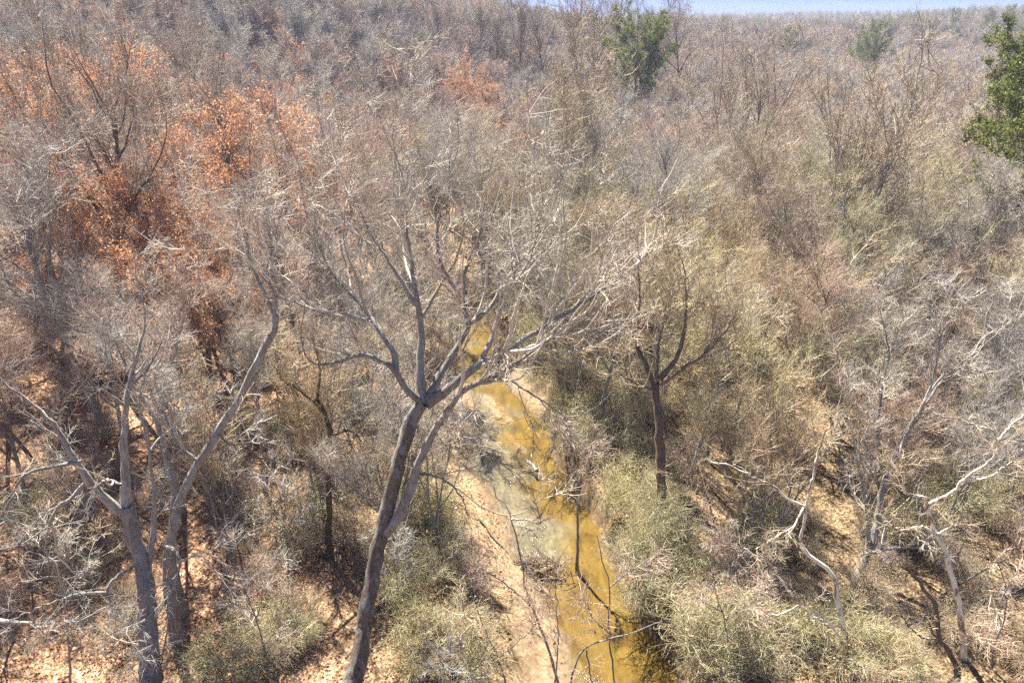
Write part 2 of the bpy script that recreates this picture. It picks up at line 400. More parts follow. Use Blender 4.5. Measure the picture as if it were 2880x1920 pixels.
def proto_tree(seed, h=18, form='spread', tw=.0052, dens=1.0, leafy=0, lod=False):
    """a bare tree of unit kind: returns dict of meshes trunk / crown / leaves"""
    rng = np.random.default_rng(seed)
    stems = []
    if form == 'spread':
        stems.append(stem(rng, 0, 0, h * .78, h * .0135, rng.normal(size=2) * .06)); nl, t0, an, LL, up = 13, .28, 40, .5, .085
    elif form == 'tall':
        stems.append(stem(rng, 0, 0, h * .92, h * .011, rng.normal(size=2) * .03, wob_=.03)); nl, t0, an, LL, up = 19, .36, 32, .36, .08
    elif form == 'vase':
        for _ in range(rng.integers(3, 6)):
            a = rng.uniform(0, 6.28); k = rng.uniform(.12, .42)
            stems.append(stem(rng, math.cos(a) * .15, math.sin(a) * .15, h * rng.uniform(.6, .85), h * .0062, (math.cos(a) * k, math.sin(a) * k), wob_=.06))
        nl, t0, an, LL, up = 24, .25, 26, .44, .1
    PP = np.stack([s[0] for s in stems]); PR = np.stack([s[1] for s in stems])
    A, AR = grow(rng, PP, PR, nl, t0, .98, an, 10, h * LL, 11, .13, up, .62, .012, .45)
    S0, S1 = (6, 4) if lod else (9, 6)
    trunk = join([tube(PP, PR, S0), tube(A, AR, S1)])
    PP2 = np.concatenate([A, np.stack([resample(p[8:], r[8:], 11)[0] for p, r in stems])]); PR2 = np.concatenate([AR, np.stack([resample(p[8:], r[8:], 11)[1] for p, r in stems])])
    if lod:
        parts, (a, b, c) = crown_from(rng, PP2, PR2, 80, 420, 1700, h * .18, h * .1, h * .06, tw * 2.4, .2, up, sides=(3, 3, 3))
    else:
        parts, (a, b, c) = crown_from(rng, PP2, PR2, int(110 * dens), int(900 * dens), int(5000 * dens), h * .18, h * .09, h * .05, tw, .2, up)
    d = {'trunk': trunk, 'crown': join(parts)}
    if leafy:
        kk = rng.random(len(b)) < .5; pts = np.concatenate([b[kk][:, 1:].reshape(-1, 3), c[rng.random(len(c)) < .22].reshape(-1, 3)])
        d['leaves'] = leaves_on(rng, pts, leafy, .075 if not lod else .16, .12)
    return d
def mesh_set(name, d):
    return {k: make_mesh(name + '_' + k, v[0], v[1], [None]) for k, v in d.items()}
PROTO = {}
for i, (form, h) in enumerate([('spread', 17), ('spread', 18), ('spread', 16), ('vase', 14), ('vase', 15), ('vase', 13), ('tall', 21), ('tall', 20)]):
    PROTO[form + str(i)] = (mesh_set(form + str(i), proto_tree(100 + i, h, form)), h)
for i in range(3):
    PROTO['beech' + str(i)] = (mesh_set('beech' + str(i), proto_tree(200 + i, 15, 'spread', leafy=9000, dens=.7)), 15)
PROTO_SAP = {}
for i in range(3):
    rng = np.random.default_rng(300 + i)
    st = [stem(rng, 0, 0, 8, .055, rng.normal(size=2) * .1, wob_=.07, tip=.2)]
    PP = np.stack([s[0] for s in st]); PR = np.stack([s[1] for s in st])
    A, AR = grow(rng, PP, PR, 13, .25, .98, 45, 10, 3.0, 9, .16, .05, .6, .008, .5)
    parts, _ = crown_from(rng, A, AR, 60, 260, 700, 1.1, .6, .4, .006, .15, .05)
    PROTO_SAP['sapling' + str(i)] = (mesh_set('sapling' + str(i), {'trunk': join([tube(PP, PR, 7), tube(A, AR, 5)]), 'crown': join(parts)}), 8)
def thing(name, loc, rz=0, s=1.0):
    o = link(name, None, loc=loc); o.rotation_euler = (0, 0, rz); o.scale = (s, s, s); o.empty_display_size = .3
    return o
def put(name, proto, x, y, s, rz, mats, label, cat, group, table=None, lean=(0, 0)):
    t = table or PROTO
    ms, h = t[proto]
    o = thing(name, (x, y, gz(x, y) - .05), rz, s); o.rotation_euler = (lean[0], lean[1], rz)
    for k, me in ms.items():
        c = link(k, me, o)
        c.material_slots[0].link = 'OBJECT'; c.material_slots[0].material = mats[k]
    return tag(o, label, cat, group)

# ------------------------------------------------------------------ traced trees
def traced(name, label, limbs, bk, tw_m, n=(60, 420, 2400), L=(2.6, 1.3, .75), tw=.0058, seed=1, t0=.2, up=.05, extra=None, cat='tree', ang=(40, 44, 44), limb_bark=None, second=None, curl=.12, twr=.34):
    """limbs: first is the trunk; each a list of (px, py, Y) with r0, r1. The trunk's first node is carried down to the ground."""
    rng = np.random.default_rng(seed)
    pl = []
    for li, (nodes, r0, r1) in enumerate(limbs):
        pts = np.array([P(*q) for q in nodes])
        if li == 0:
            b = pts[0].copy(); d = pts[0] - pts[1]; 
            k = min(1.0, (b[2]) / max(-d[2], .2) if d[2] < 0 else 0)
            b = b + d * k * .5; b[2] = gz(b[0], b[1]) - .4
            if np.linalg.norm(b - pts[0]) > .6: pts = np.vstack([b, pts])
            else: pts[0] = b
            base = np.array((b[0], b[1], b[2] + .4))
        sl = np.concatenate([[0], np.cumsum(np.linalg.norm(np.diff(pts, axis=0), axis=1))])
        rad = r0 + (r1 - r0) * (sl / sl[-1]) ** .8
        pp, rr = resample(pts, rad, 26)
        if li == 0: rr = rr * (1 + .55 * np.exp(-np.linspace(0, 1, 26) * 12))
        pp = pp + rng.normal(size=pp.shape) * .035 * np.linspace(.3, 1, 26)[:, None]
        pl.append((pp - base, rr))
    o = thing(name, tuple(base))
    for li, (pp, rr) in enumerate(pl):
        V, F_ = tube(pp[None], rr[None], 12 if li == 0 else 8)
        V = V + rng.normal(size=V.shape) * np.repeat(rr, 12 if li == 0 else 8)[:, None] * .1
        c = link('trunk' if li == 0 else 'limb', make_mesh(name + ('_trunk' if li == 0 else '_limb'), V, F_, [BARK[bk] if li == 0 else BARK[limb_bark or bk]]), o)
    PP = np.stack([p for p, r in pl]); PR = np.stack([r for p, r in pl])
    sec = []
    if second:                                   # free secondary limbs between the traced ones and the twigs
        n1, L1, a1, u1 = second
        A, AR = grow(rng, PP[1:] if len(PP) > 1 else PP, PR[1:] if len(PR) > 1 else PR, n1, .25, 1, a1, 12, L1, 26, .1, u1, .6, .012, .35)
        sec.append(tube(A, AR, 6)); PP = np.concatenate([PP[1:] if len(PP) > 1 else PP, A]); PR = np.concatenate([PR[1:] if len(PR) > 1 else PR, AR])
    elif len(PP) > 1: PP, PR = PP[1:], PR[1:]
    parts, (a, b, c) = crown_from(rng, PP, PR, *n, *L, tw=tw, t0=t0, up=up, ang=ang, rr=twr, curl=curl)
    link('crown', make_mesh(name + '_crown', *join(sec + parts), [TW[tw_m]]), o)
    if extra:
        mat_, cnt, sz = extra
        link('leaves', make_mesh(name + '_leaves', *leaves_on(rng, c.reshape(-1, 3), cnt, sz, .05), [LEAF[mat_]]), o)
    return tag(o, label, cat)

traced('big_tree', 'large furrowed twin-trunked bare tree with wide spreading limbs leaning over the creek', [
  ([(985, 2010, 22.6), (1010, 1850, 23.7), (1035, 1700, 24.8), (1055, 1580, 25.6), (1085, 1450, 26.4), (1125, 1280, 27.2), (1160, 1180, 27.8), (1190, 1130, 28)], .39, .29),
  ([(1080, 1500, 26.1), (1128, 1440, 26.2), (1162, 1350, 26.5), (1190, 1270, 26.7), (1250, 1170, 26.7), (1310, 1090, 26.7), (1390, 1060, 26.5), (1500, 985, 26.5), (1640, 900, 26.2), (1760, 830, 26)], .27, .012),
  ([(1190, 1135, 28), (1140, 1090, 27.8), (1105, 1035, 27.5), (1030, 1000, 27), (960, 1015, 26.6), (900, 1025, 26.3), (868, 1008, 26), (850, 960, 26)], .2, .02),
  ([(1112, 1045, 27.6), (1108, 990, 27.8), (1078, 950, 28), (1050, 905, 28.4), (1010, 850, 29), (950, 790, 29.6), (900, 700, 30), (860, 590, 30.5)], .16, .012),
  ([(1188, 1132, 28), (1180, 1040, 28.6), (1185, 950, 29.2), (1180, 880, 29.6), (1165, 800, 30), (1150, 690, 30.5), (1140, 560, 31), (1150, 470, 31.4)], .23, .012),
  ([(1200, 1128, 28), (1240, 1050, 28.6), (1290, 970, 29.2), (1318, 905, 29.6), (1300, 850, 30), (1310, 760, 30.5), (1350, 650, 31), (1370, 520, 31.5)], .22, .012),
  ([(1316, 915, 29.5), (1375, 870, 30), (1420, 800, 30.5), (1500, 740, 31), (1590, 640, 31.5)], .13, .012),
  ([(1205, 1135, 28), (1280, 1080, 27.6), (1345, 1025, 27.3), (1430, 985, 27), (1530, 920, 27), (1640, 850, 27.2), (1760, 770, 27.5), (1850, 690, 28)], .25, .012),
  ([(1350, 1020, 27.3), (1380, 960, 27.8), (1400, 890, 28.4), (1440, 790, 29), (1470, 690, 29.5), (1530, 570, 30)], .13, .012),
  ([(1350, 1022, 27.3), (1420, 1060, 26.8), (1500, 1110, 26.4), (1545, 1140, 26), (1600, 1180, 25.8)], .08, .012),
  ([(1040, 905, 28.3), (960, 880, 28), (895, 875, 27.6), (830, 850, 27.4), (775, 825, 27), (750, 780, 27), (700, 740, 27)], .1, .012),
  ([(1165, 1330, 26.8), (1240, 1345, 26.2), (1300, 1400, 25.8), (1320, 1460, 25.6)], .07, .015),
  ([(1170, 860, 29.7), (1110, 760, 30), (1040, 650, 30.6), (990, 540, 31)], .12, .012),
  ([(1305, 850, 30), (1240, 740, 30.4), (1230, 620, 31), (1260, 500, 31.4)], .12, .012),
 ], 'furrow', 'grey', n=(170, 1400, 8400), L=(2.6, 1.4, .8), seed=11, second=(90, 5.4, 36, .06), limb_bark='grey')

traced('grey_tree', 'thick grey-barked bare tree with drooping crooked pale limbs on the leafy slope', [
  ([(428, 2010, 22.6), (422, 1900, 23.4), (416, 1770, 24.4), (410, 1660, 25.1), (396, 1580, 25.8), (378, 1520, 26), (366, 1460, 26.2), (356, 1420, 26.3)], .48, .3),
  ([(362, 1455, 26.2), (310, 1415, 26), (268, 1374, 25.8), (229, 1321, 25.6), (195, 1270, 25.6), (150, 1190, 25.8), (60, 1110, 26), (-30, 1040, 26)], .26, .014),
  ([(357, 1425, 26.3), (352, 1330, 26.8), (351, 1240, 27.2), (355, 1130, 27.6), (368, 1060, 28), (394, 970, 28.5), (408, 910, 29), (400, 800, 29.5)], .25, .014),
  ([(412, 1660, 25.6), (424, 1560, 26), (433, 1443, 26.5), (433, 1362, 26.8), (424, 1300, 27), (408, 1210, 27.3), (390, 1130, 27.6), (420, 1010, 28)], .17, .014),
  ([(268, 1374, 25.8), (300, 1350, 25.4), (340, 1362, 25)], .09, .05),
  ([(250, 1345, 25.7), (200, 1400, 25.2), (160, 1430, 24.8), (130, 1510, 24.5), (138, 1590, 24.4)], .1, .03),
  ([(230, 1296, 25.6), (160, 1310, 25.2), (80, 1330, 25), (40, 1380, 24.8), (15, 1480, 24.6)], .09, .03),
  ([(378, 1590, 25.8), (330, 1620, 25.2), (306, 1650, 24.8), (310, 1700, 24.5), (320, 1730, 24.4)], .1, .03),
  ([(460, 1530, 25.9), (495, 1552, 25.4), (505, 1590, 25), (490, 1625, 24.8), (440, 1650, 24.6), (400, 1680, 24.4)], .11, .014),
  ([(505, 1580, 25), (560, 1560, 24.6), (600, 1600, 24.4), (650, 1640, 24.2)], .07, .02),
  ([(490, 1625, 24.8), (465, 1680, 24.3), (475, 1740, 24), (455, 1850, 23.8), (440, 1920, 23.6)], .07, .02),
  ([(-20, 1745, 24), (90, 1752, 23.9), (190, 1748, 23.8), (240, 1758, 23.7)], .12, .014),
  ([(300, 1665, 24.7), (220, 1670, 24.4), (130, 1700, 24), (20, 1750, 23.6)], .07, .03),
 ], 'grey', 'grey', n=(85, 650, 3400), L=(2.0, 1.1, .65), twr=.22, tw=.0045, seed=12, second=(30, 3.6, 42, .04), up=.02)

traced('leaning_tree', 'slim grey trunk leaning well over beside the drooping-limbed grey tree', [
  ([(470, 1600, 27.5), (490, 1480, 28), (510, 1395, 28.3), (563, 1292, 28.7), (645, 1162, 29.3), (694, 1080, 29.7), (735, 995, 30), (763, 942, 30.3), (775, 885, 30.6)], .27, .15),
  ([(775, 885, 30.6), (759, 852, 30.8), (735, 803, 31), (702, 722, 31.5), (690, 620, 32)], .14, .014),
  ([(770, 900, 30.5), (775, 840, 30.7), (750, 770, 31), (765, 690, 31.4), (740, 600, 32)], .11, .014),
  ([(563, 1300, 28.6), (500, 1250, 28.7), (470, 1180, 29), (440, 1090, 29.5)], .1, .03),
  ([(610, 1215, 29), (650, 1250, 28.6), (720, 1240, 28.2)], .06, .02),
 ], 'grey', 'grey', n=(60, 460, 2600), L=(2.0, 1.1, .7), seed=13, second=(14, 3.2, 40, .08))

traced('fork_tree', 'slender grey forked tree standing close behind the leaning trunk', [
  ([(480, 1540, 29), (484, 1464, 29.5), (490, 1382, 30), (473, 1300, 30.4), (440, 1180, 31)], .22, .12),
  ([(440, 1180, 31), (390, 1100, 31.5), (340, 1000, 32), (310, 900, 32.5)], .11, .014),
  ([(445, 1190, 31), (470, 1080, 31.6), (500, 960, 32.4), (530, 850, 33)], .1, .03),
 ], 'grey', 'mauve', n=(55, 420, 2400), L=(2.0, 1.1, .7), seed=14, second=(16, 3.0, 36, .08))

traced('sycamore', 'pale peeling sycamore with a smooth white trunk and one long arching white branch', [
  ([(2716, 1990, 25), (2712, 1900, 25.2), (2705, 1760, 25.4), (2690, 1680, 25.6), (2675, 1610, 25.8), (2660, 1560, 26), (2635, 1510, 26.2), (2615, 1460, 26.4), (2605, 1420, 26.5)], .21, .1),
  ([(2605, 1422, 26.5), (2650, 1400, 26.2), (2685, 1378, 26), (2720, 1340, 25.8), (2765, 1310, 25.6), (2800, 1280, 25.5), (2810, 1240, 25.5)], .11, .014),
  ([(2605, 1425, 26.5), (2598, 1398, 26.4), (2545, 1383, 26), (2538, 1330, 26.2), (2532, 1240, 26.5)], .09, .03),
  ([(2808, 1250, 25.5), (2790, 1210, 25.6), (2745, 1195, 25.5), (2725, 1185, 25.5), (2730, 1172, 25.6)], .05, .015),
  ([(2808, 1235, 25.5), (2850, 1190, 25.6), (2900, 1150, 25.8)], .05, .02),
  ([(2632, 1505, 26.2), (2660, 1490, 26), (2690, 1475, 25.8)], .06, .025),
  ([(2628, 1500, 26.2), (2590, 1480, 25.8), (2540, 1490, 25.5), (2500, 1470, 25.3), (2470, 1445, 25.2)], .06, .02),
  ([(2720, 1345, 25.8), (2770, 1345, 25.3), (2830, 1310, 25), (2890, 1260, 25)], .05, .02),
 ], 'sycamore', 'tan', n=(42, 240, 1000), L=(1.5, .9, .55), seed=15, twr=.22, tw=.0042, t0=.3, limb_bark='sycamore', curl=.13, up=.02)

traced('sycamore', 'mottled red-brown and white sycamore with a kinked trunk in the brush', [
  ([(2395, 1990, 24.5), (2385, 1880, 24.8), (2370, 1760, 25.2), (2352, 1680, 25.5), (2350, 1630, 25.6), (2320, 1590, 25.8), (2270, 1560, 26), (2250, 1520, 26.1), (2262, 1470, 26.2), (2268, 1420, 26.3)], .16, .07),
  ([(2266, 1425, 26.3), (2220, 1405, 26), (2180, 1370, 25.8), (2120, 1340, 25.5), (2060, 1310, 25.3), (2000, 1300, 25.2)], .06, .025),
  ([(2268, 1420, 26.3), (2290, 1330, 26.4), (2300, 1270, 26.6), (2330, 1200, 26.8)], .07, .025),
  ([(2385, 1840, 24.8), (2340, 1760, 24.4), (2280, 1730, 24.2), (2250, 1700, 24), (2200, 1725, 23.8), (2130, 1720, 23.6), (2060, 1680, 23.5)], .08, .025),
  ([(2250, 1698, 24), (2180, 1610, 24), (2140, 1570, 24), (2090, 1540, 24)], .06, .02),
  ([(2262, 1425, 26.3), (2230, 1480, 25.8), (2180, 1510, 25.4), (2130, 1540, 25)], .05, .02),
 ], 'sycamore', 'tan', n=(44, 260, 1100), L=(1.5, .9, .5), seed=16, twr=.22, tw=.0042, t0=.25, limb_bark='sycamore', curl=.15, up=.01)

traced('snag', 'dark broken-topped dead trunk curving up beside the white sycamore', [
  ([(2720, 1990, 24.4), (2700, 1900, 24.6), (2670, 1830, 24.8), (2640, 1790, 25), (2630, 1700, 25.3), (2600, 1660, 25.5), (2575, 1620, 25.6), (2562, 1600, 25.7)], .2, .08),
  ([(2642, 1800, 25), (2625, 1780, 24.9), (2615, 1755, 24.8)], .07, .04),
  ([(2640, 1795, 25), (2590, 1790, 24.8), (2550, 1750, 24.6), (2510, 1680, 24.4)], .05, .02),
 ], 'brown', 'tan', n=(6, 14, 30), L=(.6, .4, .25), seed=17, t0=.6)

traced('grey_tree', 'straight grey multi-forked tree rising from the tan grass behind the kinked sycamore', [
  ([(2380, 1720, 30), (2395, 1660, 30.3), (2440, 1560, 31), (2460, 1500, 31.4), (2480, 1400, 32), (2490, 1340, 32.3)], .26, .16),
  ([(2485, 1380, 32.1), (2530, 1250, 32.8), (2600, 1140, 33.4), (2680, 1040, 34), (2780, 960, 34.6), (2870, 880, 35)], .15, .014),
  ([(2440, 1560, 31), (2440, 1450, 31.6), (2420, 1330, 32.3), (2400, 1240, 32.8), (2380, 1150, 33.4)], .14, .014),
  ([(2488, 1345, 32.3), (2470, 1230, 33), (2480, 1100, 33.8), (2500, 980, 34.4), (2470, 860, 35)], .14, .014),
  ([(2490, 1340, 32.3), (2560, 1200, 33), (2620, 1080, 33.6), (2650, 930, 34.4), (2700, 800, 35)], .13, .014),
  ([(2420, 1560, 30.8), (2520, 1540, 30.2), (2600, 1540, 29.8)], .1, .05),
 ], 'grey', 'grey', n=(80, 620, 3400), L=(2.2, 1.2, .75), seed=18, second=(30, 3.6, 34, .09))

traced('brown_tree', 'brown-barked tree with several dark wavering stems above the green thicket', [
  ([(1860, 1420, 34), (1856, 1250, 35), (1845, 1120, 36), (1842, 1075, 36.3)], .32, .22),
  ([(1840, 1080, 36.3), (1800, 990, 37), (1775, 960, 37.2), (1795, 910, 37.6), (1800, 820, 38.4), (1790, 720, 39)], .18, .014),
  ([(1850, 1075, 36.3), (1900, 1010, 36.8), (1920, 950, 37.3), (1930, 850, 38), (1925, 760, 38.8), (1900, 680, 39.4)], .18, .014),
  ([(1855, 1080, 36.2), (1930, 1030, 36.2), (2000, 980, 36.4), (2060, 900, 36.8), (2080, 850, 37)], .16, .014),
  ([(1845, 1078, 36.3), (1850, 980, 37.2), (1865, 900, 37.9), (1880, 830, 38.5)], .15, .014),
  ([(1850, 1100, 36), (1790, 1080, 35.6), (1740, 1050, 35.4), (1690, 1060, 35)], .08, .03),
 ], 'brown', 'tan', n=(90, 700, 3800), L=(2.1, 1.15, .7), seed=19, second=(32, 3.4, 38, .07))
traced('dark_stem', 'mossy dark trunk with curving mossy limbs in the shade left of the twin-trunked tree', [
  ([(925, 1480, 33), (928, 1330, 33.6), (930, 1240, 34), (915, 1160, 34.4), (890, 1120, 34.6)], .2, .11),
  ([(915, 1165, 34.4), (870, 1120, 34.2), (820, 1080, 34), (790, 1060, 33.8), (775, 980, 34)], .1, .03),
  ([(930, 1230, 34), (980, 1210, 34.2), (1020, 1240, 34)], .09, .04),
  ([(892, 1122, 34.6), (900, 1040, 35), (880, 940, 35.5)], .09, .03),
 ], 'moss', 'tan', n=(40, 260, 1300), L=(1.8, 1.0, .6), seed=20, second=(8, 2.2, 40, .07))

# ------------------------------------------------------------------ saplings over the creek
def sapling_line(label, nodes, r0, r1, seed, n=(30, 150, 420), extra=('deadred', 14, .09), subs=()):
    traced('sapling', label, [(nodes, r0, r1)] + [(s, r0 * .6, .012) for s in subs], 'grey', 'mauve', n=n, L=(1.6, .9, .5), tw=.0042, twr=.24, seed=seed, t0=.15, up=.02, extra=extra, cat='sapling', curl=.2)
sapling_line('thin grey sapling with a crook of bare twigs rising across the shallow water', [(1580, 1960, 24), (1545, 1830, 24.3), (1510, 1740, 24.6), (1480, 1660, 24.9), (1460, 1540, 25.3), (1430, 1440, 25.7), (1400, 1400, 26), (1385, 1370, 26.2)], .075, .02, 31,
  subs=[[(1462, 1550, 25.3), (1500, 1620, 24.6), (1560, 1700, 24.2)], [(1435, 1460, 25.6), (1480, 1460, 25.2), (1520, 1470, 25), (1500, 1400, 25.2)], [(1490, 1700, 24.7), (1420, 1640, 24.6), (1330, 1590, 24.4), (1260, 1570, 24.2)]])
sapling_line('dark slender sapling standing on the sand tongue with twisted top branches', [(1740, 1990, 23.5), (1720, 1860, 23.8), (1712, 1720, 24.2), (1715, 1640, 24.4), (1690, 1560, 24.7), (1680, 1500, 25)], .06, .018, 32,
  subs=[[(1714, 1780, 24), (1670, 1740, 23.8), (1640, 1680, 23.8)], [(1715, 1650, 24.4), (1780, 1600, 24.2), (1850, 1570, 24)]])
sapling_line('thin bare sapling forking low at the sandy point', [(1600, 1990, 22.8), (1610, 1890, 23), (1640, 1830, 23.2), (1700, 1800, 23.2), (1780, 1780, 23.2), (1860, 1745, 23.2)], .07, .02, 33,
  subs=[[(1560, 1940, 22.8), (1570, 1800, 23), (1565, 1680, 23.4), (1560, 1580, 23.8)], [(1650, 1830, 23.2), (1660, 1900, 22.8), (1670, 1960, 22.6)]])
sapling_line('whippy grey sapling leaning from the brushy left bank over the sand', [(1440, 1990, 23.5), (1400, 1850, 23.7), (1360, 1760, 24), (1330, 1680, 24.3), (1310, 1600, 24.6)], .05, .014, 34,
  subs=[[(1400, 1850, 23.7), (1460, 1800, 23.4), (1500, 1760, 23.2), (1495, 1690, 23.4)], [(1360, 1760, 24), (1300, 1720, 23.8)]])
sapling_line('dark straight sapling growing from the undercut right bank', [(1625, 1480, 34), (1622, 1400, 34.3), (1612, 1280, 35), (1600, 1200, 35.4), (1560, 1120, 36)], .1, .03, 35, n=(40, 200, 600), extra=None,
  subs=[[(1620, 1370, 34.4), (1650, 1290, 34.4), (1680, 1220, 34.6)], [(1610, 1260, 35), (1570, 1200, 34.6)]])
sapling_line('pale spindly sapling beside the tall white sycamore', [(2800, 1980, 24.5), (2790, 1850, 24.7), (2830, 1720, 25), (2815, 1600, 25.4), (2780, 1540, 25.7)], .06, .015, 36, extra=None,
  subs=[[(2815, 1690, 25), (2850, 1620, 25), (2890, 1570, 25)], [(2800, 1830, 24.7), (2760, 1780, 24.5)]])
sapling_line('bare forked sapling among the tan brush near the kinked sycamore', [(2090, 1990, 23.5), (2060, 1860, 23.8), (2040, 1760, 24), (2010, 1650, 24.4), (1990, 1560, 24.8)], .05, .014, 37,
  subs=[[(2050, 1800, 23.9), (2110, 1720, 23.9), (2150, 1640, 24)], [(2030, 1720, 24.1), (1960, 1680, 24)]])

# ------------------------------------------------------------------ evergreen shrubs, brush, pines
def proto_shrub(seed, h, n_leaf, size, arch=.35, stems=16, dens=1.0):
    rng = np.random.default_rng(seed); st = []
    for _ in range(stems):
        a = rng.uniform(0, 6.28); k = rng.uniform(.05, arch)
        st.append(stem(rng, math.cos(a) * .2, math.sin(a) * .2, h * rng.uniform(.6, 1), .018, (math.cos(a) * k, math.sin(a) * k), K=10, wob_=.12, z0=-.2, tip=.2))
    PP = np.stack([s[0] for s in st]); PR = np.stack([s[1] for s in st])
    A, AR = grow(rng, PP, PR, int(130 * dens), .2, 1, 50, 15, h * .36, 5, .22, .0, .5, .004)
    B, BR = grow(rng, A, AR, int(520 * dens), .1, 1, 50, 15, h * .19, 3, .25, .0, .6, .0028)
    d = {'stem': tube(PP, PR, 5), 'crown': join([tube(A, AR, 3), tube(B, BR, 3)])}
    if n_leaf: d['leaves'] = leaves_on(rng, np.concatenate([B.reshape(-1, 3), A[:, 2:].reshape(-1, 3)]), n_leaf, size, .09)
    return d
SHRUB = {}
for i in range(4):
    SHRUB['privet' + str(i)] = (mesh_set('privet' + str(i), proto_shrub(400 + i, (2.6, 3.4, 4.3, 3.6)[i], (2600, 1500, 2000, 1100)[i], (.034, .046, .04, .05)[i], (.5, 1.0, .6, 1.2)[i], (14, 16, 10, 18)[i], (2.6, 3.2, 2.4, 3.4)[i])), 3.2)
for i in range(4):
    SHRUB['brush' + str(i)] = (mesh_set('brush' + str(i), proto_shrub(420 + i, 3.0, 0, .03, 1.0, 20, 4.0)), 2.6)
SH_P = {'stem': BARK['brown'], 'crown': TW['olive'], 'leaves': LEAF['privet']}
SH_S = {'stem': BARK['moss'], 'crown': TW['olive'], 'leaves': LEAF['silver']}
SH_T = {'stem': BARK['brown'], 'crown': TW['tan']}
SH_M = {'stem': BARK['brown'], 'crown': TW['mauve']}
rng = np.random.default_rng(77)
def proto_pine(seed, h=20, crown0=.28, wide=.34, n_needle=20000, hump=False):
    rng = np.random.default_rng(seed)
    p, r = stem(rng, 0, 0, h * .97, h * .012, wob_=.02, tip=.12)
    A, AR = grow(rng, p[None], r[None], 75, crown0, .99, 66 if not hump else 52, 12, h * wide, 8, .1, .06, .35, .01, .62 if not hump else .45)
    B, BR = grow(rng, A, AR, 800, .25, 1, 45, 12, h * .06, 4, .15, .04, .6, .006)
    pts = np.concatenate([B[:, 1:].reshape(-1, 3)])
    # needle tufts: sprays of narrow blades
    n = n_needle; i = rng.integers(0, len(pts), n); q = pts[i] + rng.normal(size=(n, 3)) * .12
    ax = unit(rng.normal(size=(n, 3)) + np.array([0, 0, .35])); bx = unit(np.cross(ax, rng.normal(size=(n, 3))))
    L = rng.uniform(.2, .4, n)[:, None]; w = rng.uniform(.03, .06, n)[:, None]
    V = np.stack([q, q + ax * L * .5 + bx * w, q + ax * L, q + ax * L * .5 - bx * w], 1).reshape(-1, 3)
    return {'trunk': join([tube(p[None], r[None], 9), tube(A, AR, 5), tube(B, BR, 3)]), 'needles': (V, np.arange(n)[:, None] * 4 + np.array([[0, 1, 2, 3]]))}
for i in range(2): PROTO['pine' + str(i)] = (mesh_set('pine' + str(i), proto_pine(500 + i, n_needle=16000)), 20)
PROTO['pine2'] = (mesh_set('pine2', proto_pine(508, crown0=.42, wide=.46, n_needle=34000, hump=True)), 20)
PINE_M = {'trunk': BARK['brown'], 'needles': LEAF['pine']}
def at_top(px, py, Y):
    p = P(px, py, Y); return p[0], p[1], p[2] - gz(p[0], p[1])

for (px, py, Y_, pr, lab) in [(1800, 55, 175, 'pine2', 'full green pine standing among bare trees on the far slope'),
                              (2925, 88, 95, 'pine2', 'bright green spreading pine whose crown overhangs the bottomland thicket'),
                              (3020, 240, 66, 'pine2', 'deep green pine growing against the spreading pine')]:
    x, y, hh = at_top(px, py, Y_)
    put('pine_tree', pr, x, y, hh / (20 if pr != 'pine2' else 21), px * .7, PINE_M, lab, 'pine', None)
for k, (px, py, Y_) in enumerate([(2230, 85, 330), (2470, 62, 300), (2440, 80, 310), (2130, 66, 400), (2690, 30, 480), (2790, 25, 500), (2850, 20, 490), (2560, 55, 480)]):
    x, y, hh = at_top(px, py, Y_)
    put('pine_tree', 'pine%d' % (k % 2), x, y, max(hh, 12) / 20, k * 1.3, PINE_M, 'dark pine poking above the bare canopy toward the horizon', 'pine', 'pines toward the horizon')

# privet and brush placed where the photograph shows green or tan thickets
PRIV = [(1600, 1100), (1660, 1060), (1570, 1000), (1720, 1130), (1640, 1180), (1760, 1230), (1690, 1200), (1560, 930), (1800, 1300), (1850, 1380), (1620, 960), (1530, 880),
        (1800, 1560), (1860, 1600), (1900, 1660), (1780, 1620), (1960, 1750), (2010, 1850), (1900, 1880), (2060, 1900), (2150, 1790), (1940, 1570), (1830, 1500),
        (830, 1750), (900, 1800), (760, 1800), (1120, 1560), (1180, 1500), (1230, 1480), (1100, 1650), (1150, 1720), (1200, 1620), (1250, 1830), (1180, 1880), (1310, 1890), (700, 1880), (620, 1860),
        (2600, 1450), (2700, 1440), (2650, 1380), (2500, 1480), (2850, 1150), (2800, 1200), (2820, 1400), (2760, 1260), (2560, 1900), (2450, 1880), (2300, 1840), (2230, 1760), (1950, 1120), (2000, 1060), (2100, 1040), (2080, 1560), (2160, 1500),
        (1380, 880), (1440, 820), (1080, 880), (1500, 760), (150, 1560), (250, 1610), (80, 1500), (780, 1230), (870, 1230), (1000, 1080), (960, 1150), (1040, 1300)]
for py in range(1000, 1900, 75):
    e_ = np.interp(py, [q[0] for q in EDGE[::-1]], [q[2] for q in EDGE[::-1]]); PRIV.append((e_ + 55, py))
for k, (px, py) in enumerate(PRIV):
    g = G(px + rng.normal() * 15, py + 25 + rng.normal() * 12, 1.5)
    l, r = edges(g[1])
    if l - .8 < g[0] < r + .8: g[0] = l - 1.6 if abs(g[0] - l) < abs(g[0] - r) else r + 1.4
    s = rng.uniform(.65, 1.25)
    put('evergreen_shrub', 'privet%d' % (k % 4), g[0], g[1], s, rng.uniform(0, 6.28), SH_P, 'olive green leafy evergreen shrub in the understory', 'shrub', 'olive green understory shrubs', SHRUB)
g = G(850, 1500, 1.5)
put('silvery_shrub', 'privet1', g[0], g[1], 1.35, 1.0, SH_S, 'silvery-leaved shrub on mossy crooked stems at the foot of the leafy slope', 'shrub', None, SHRUB)

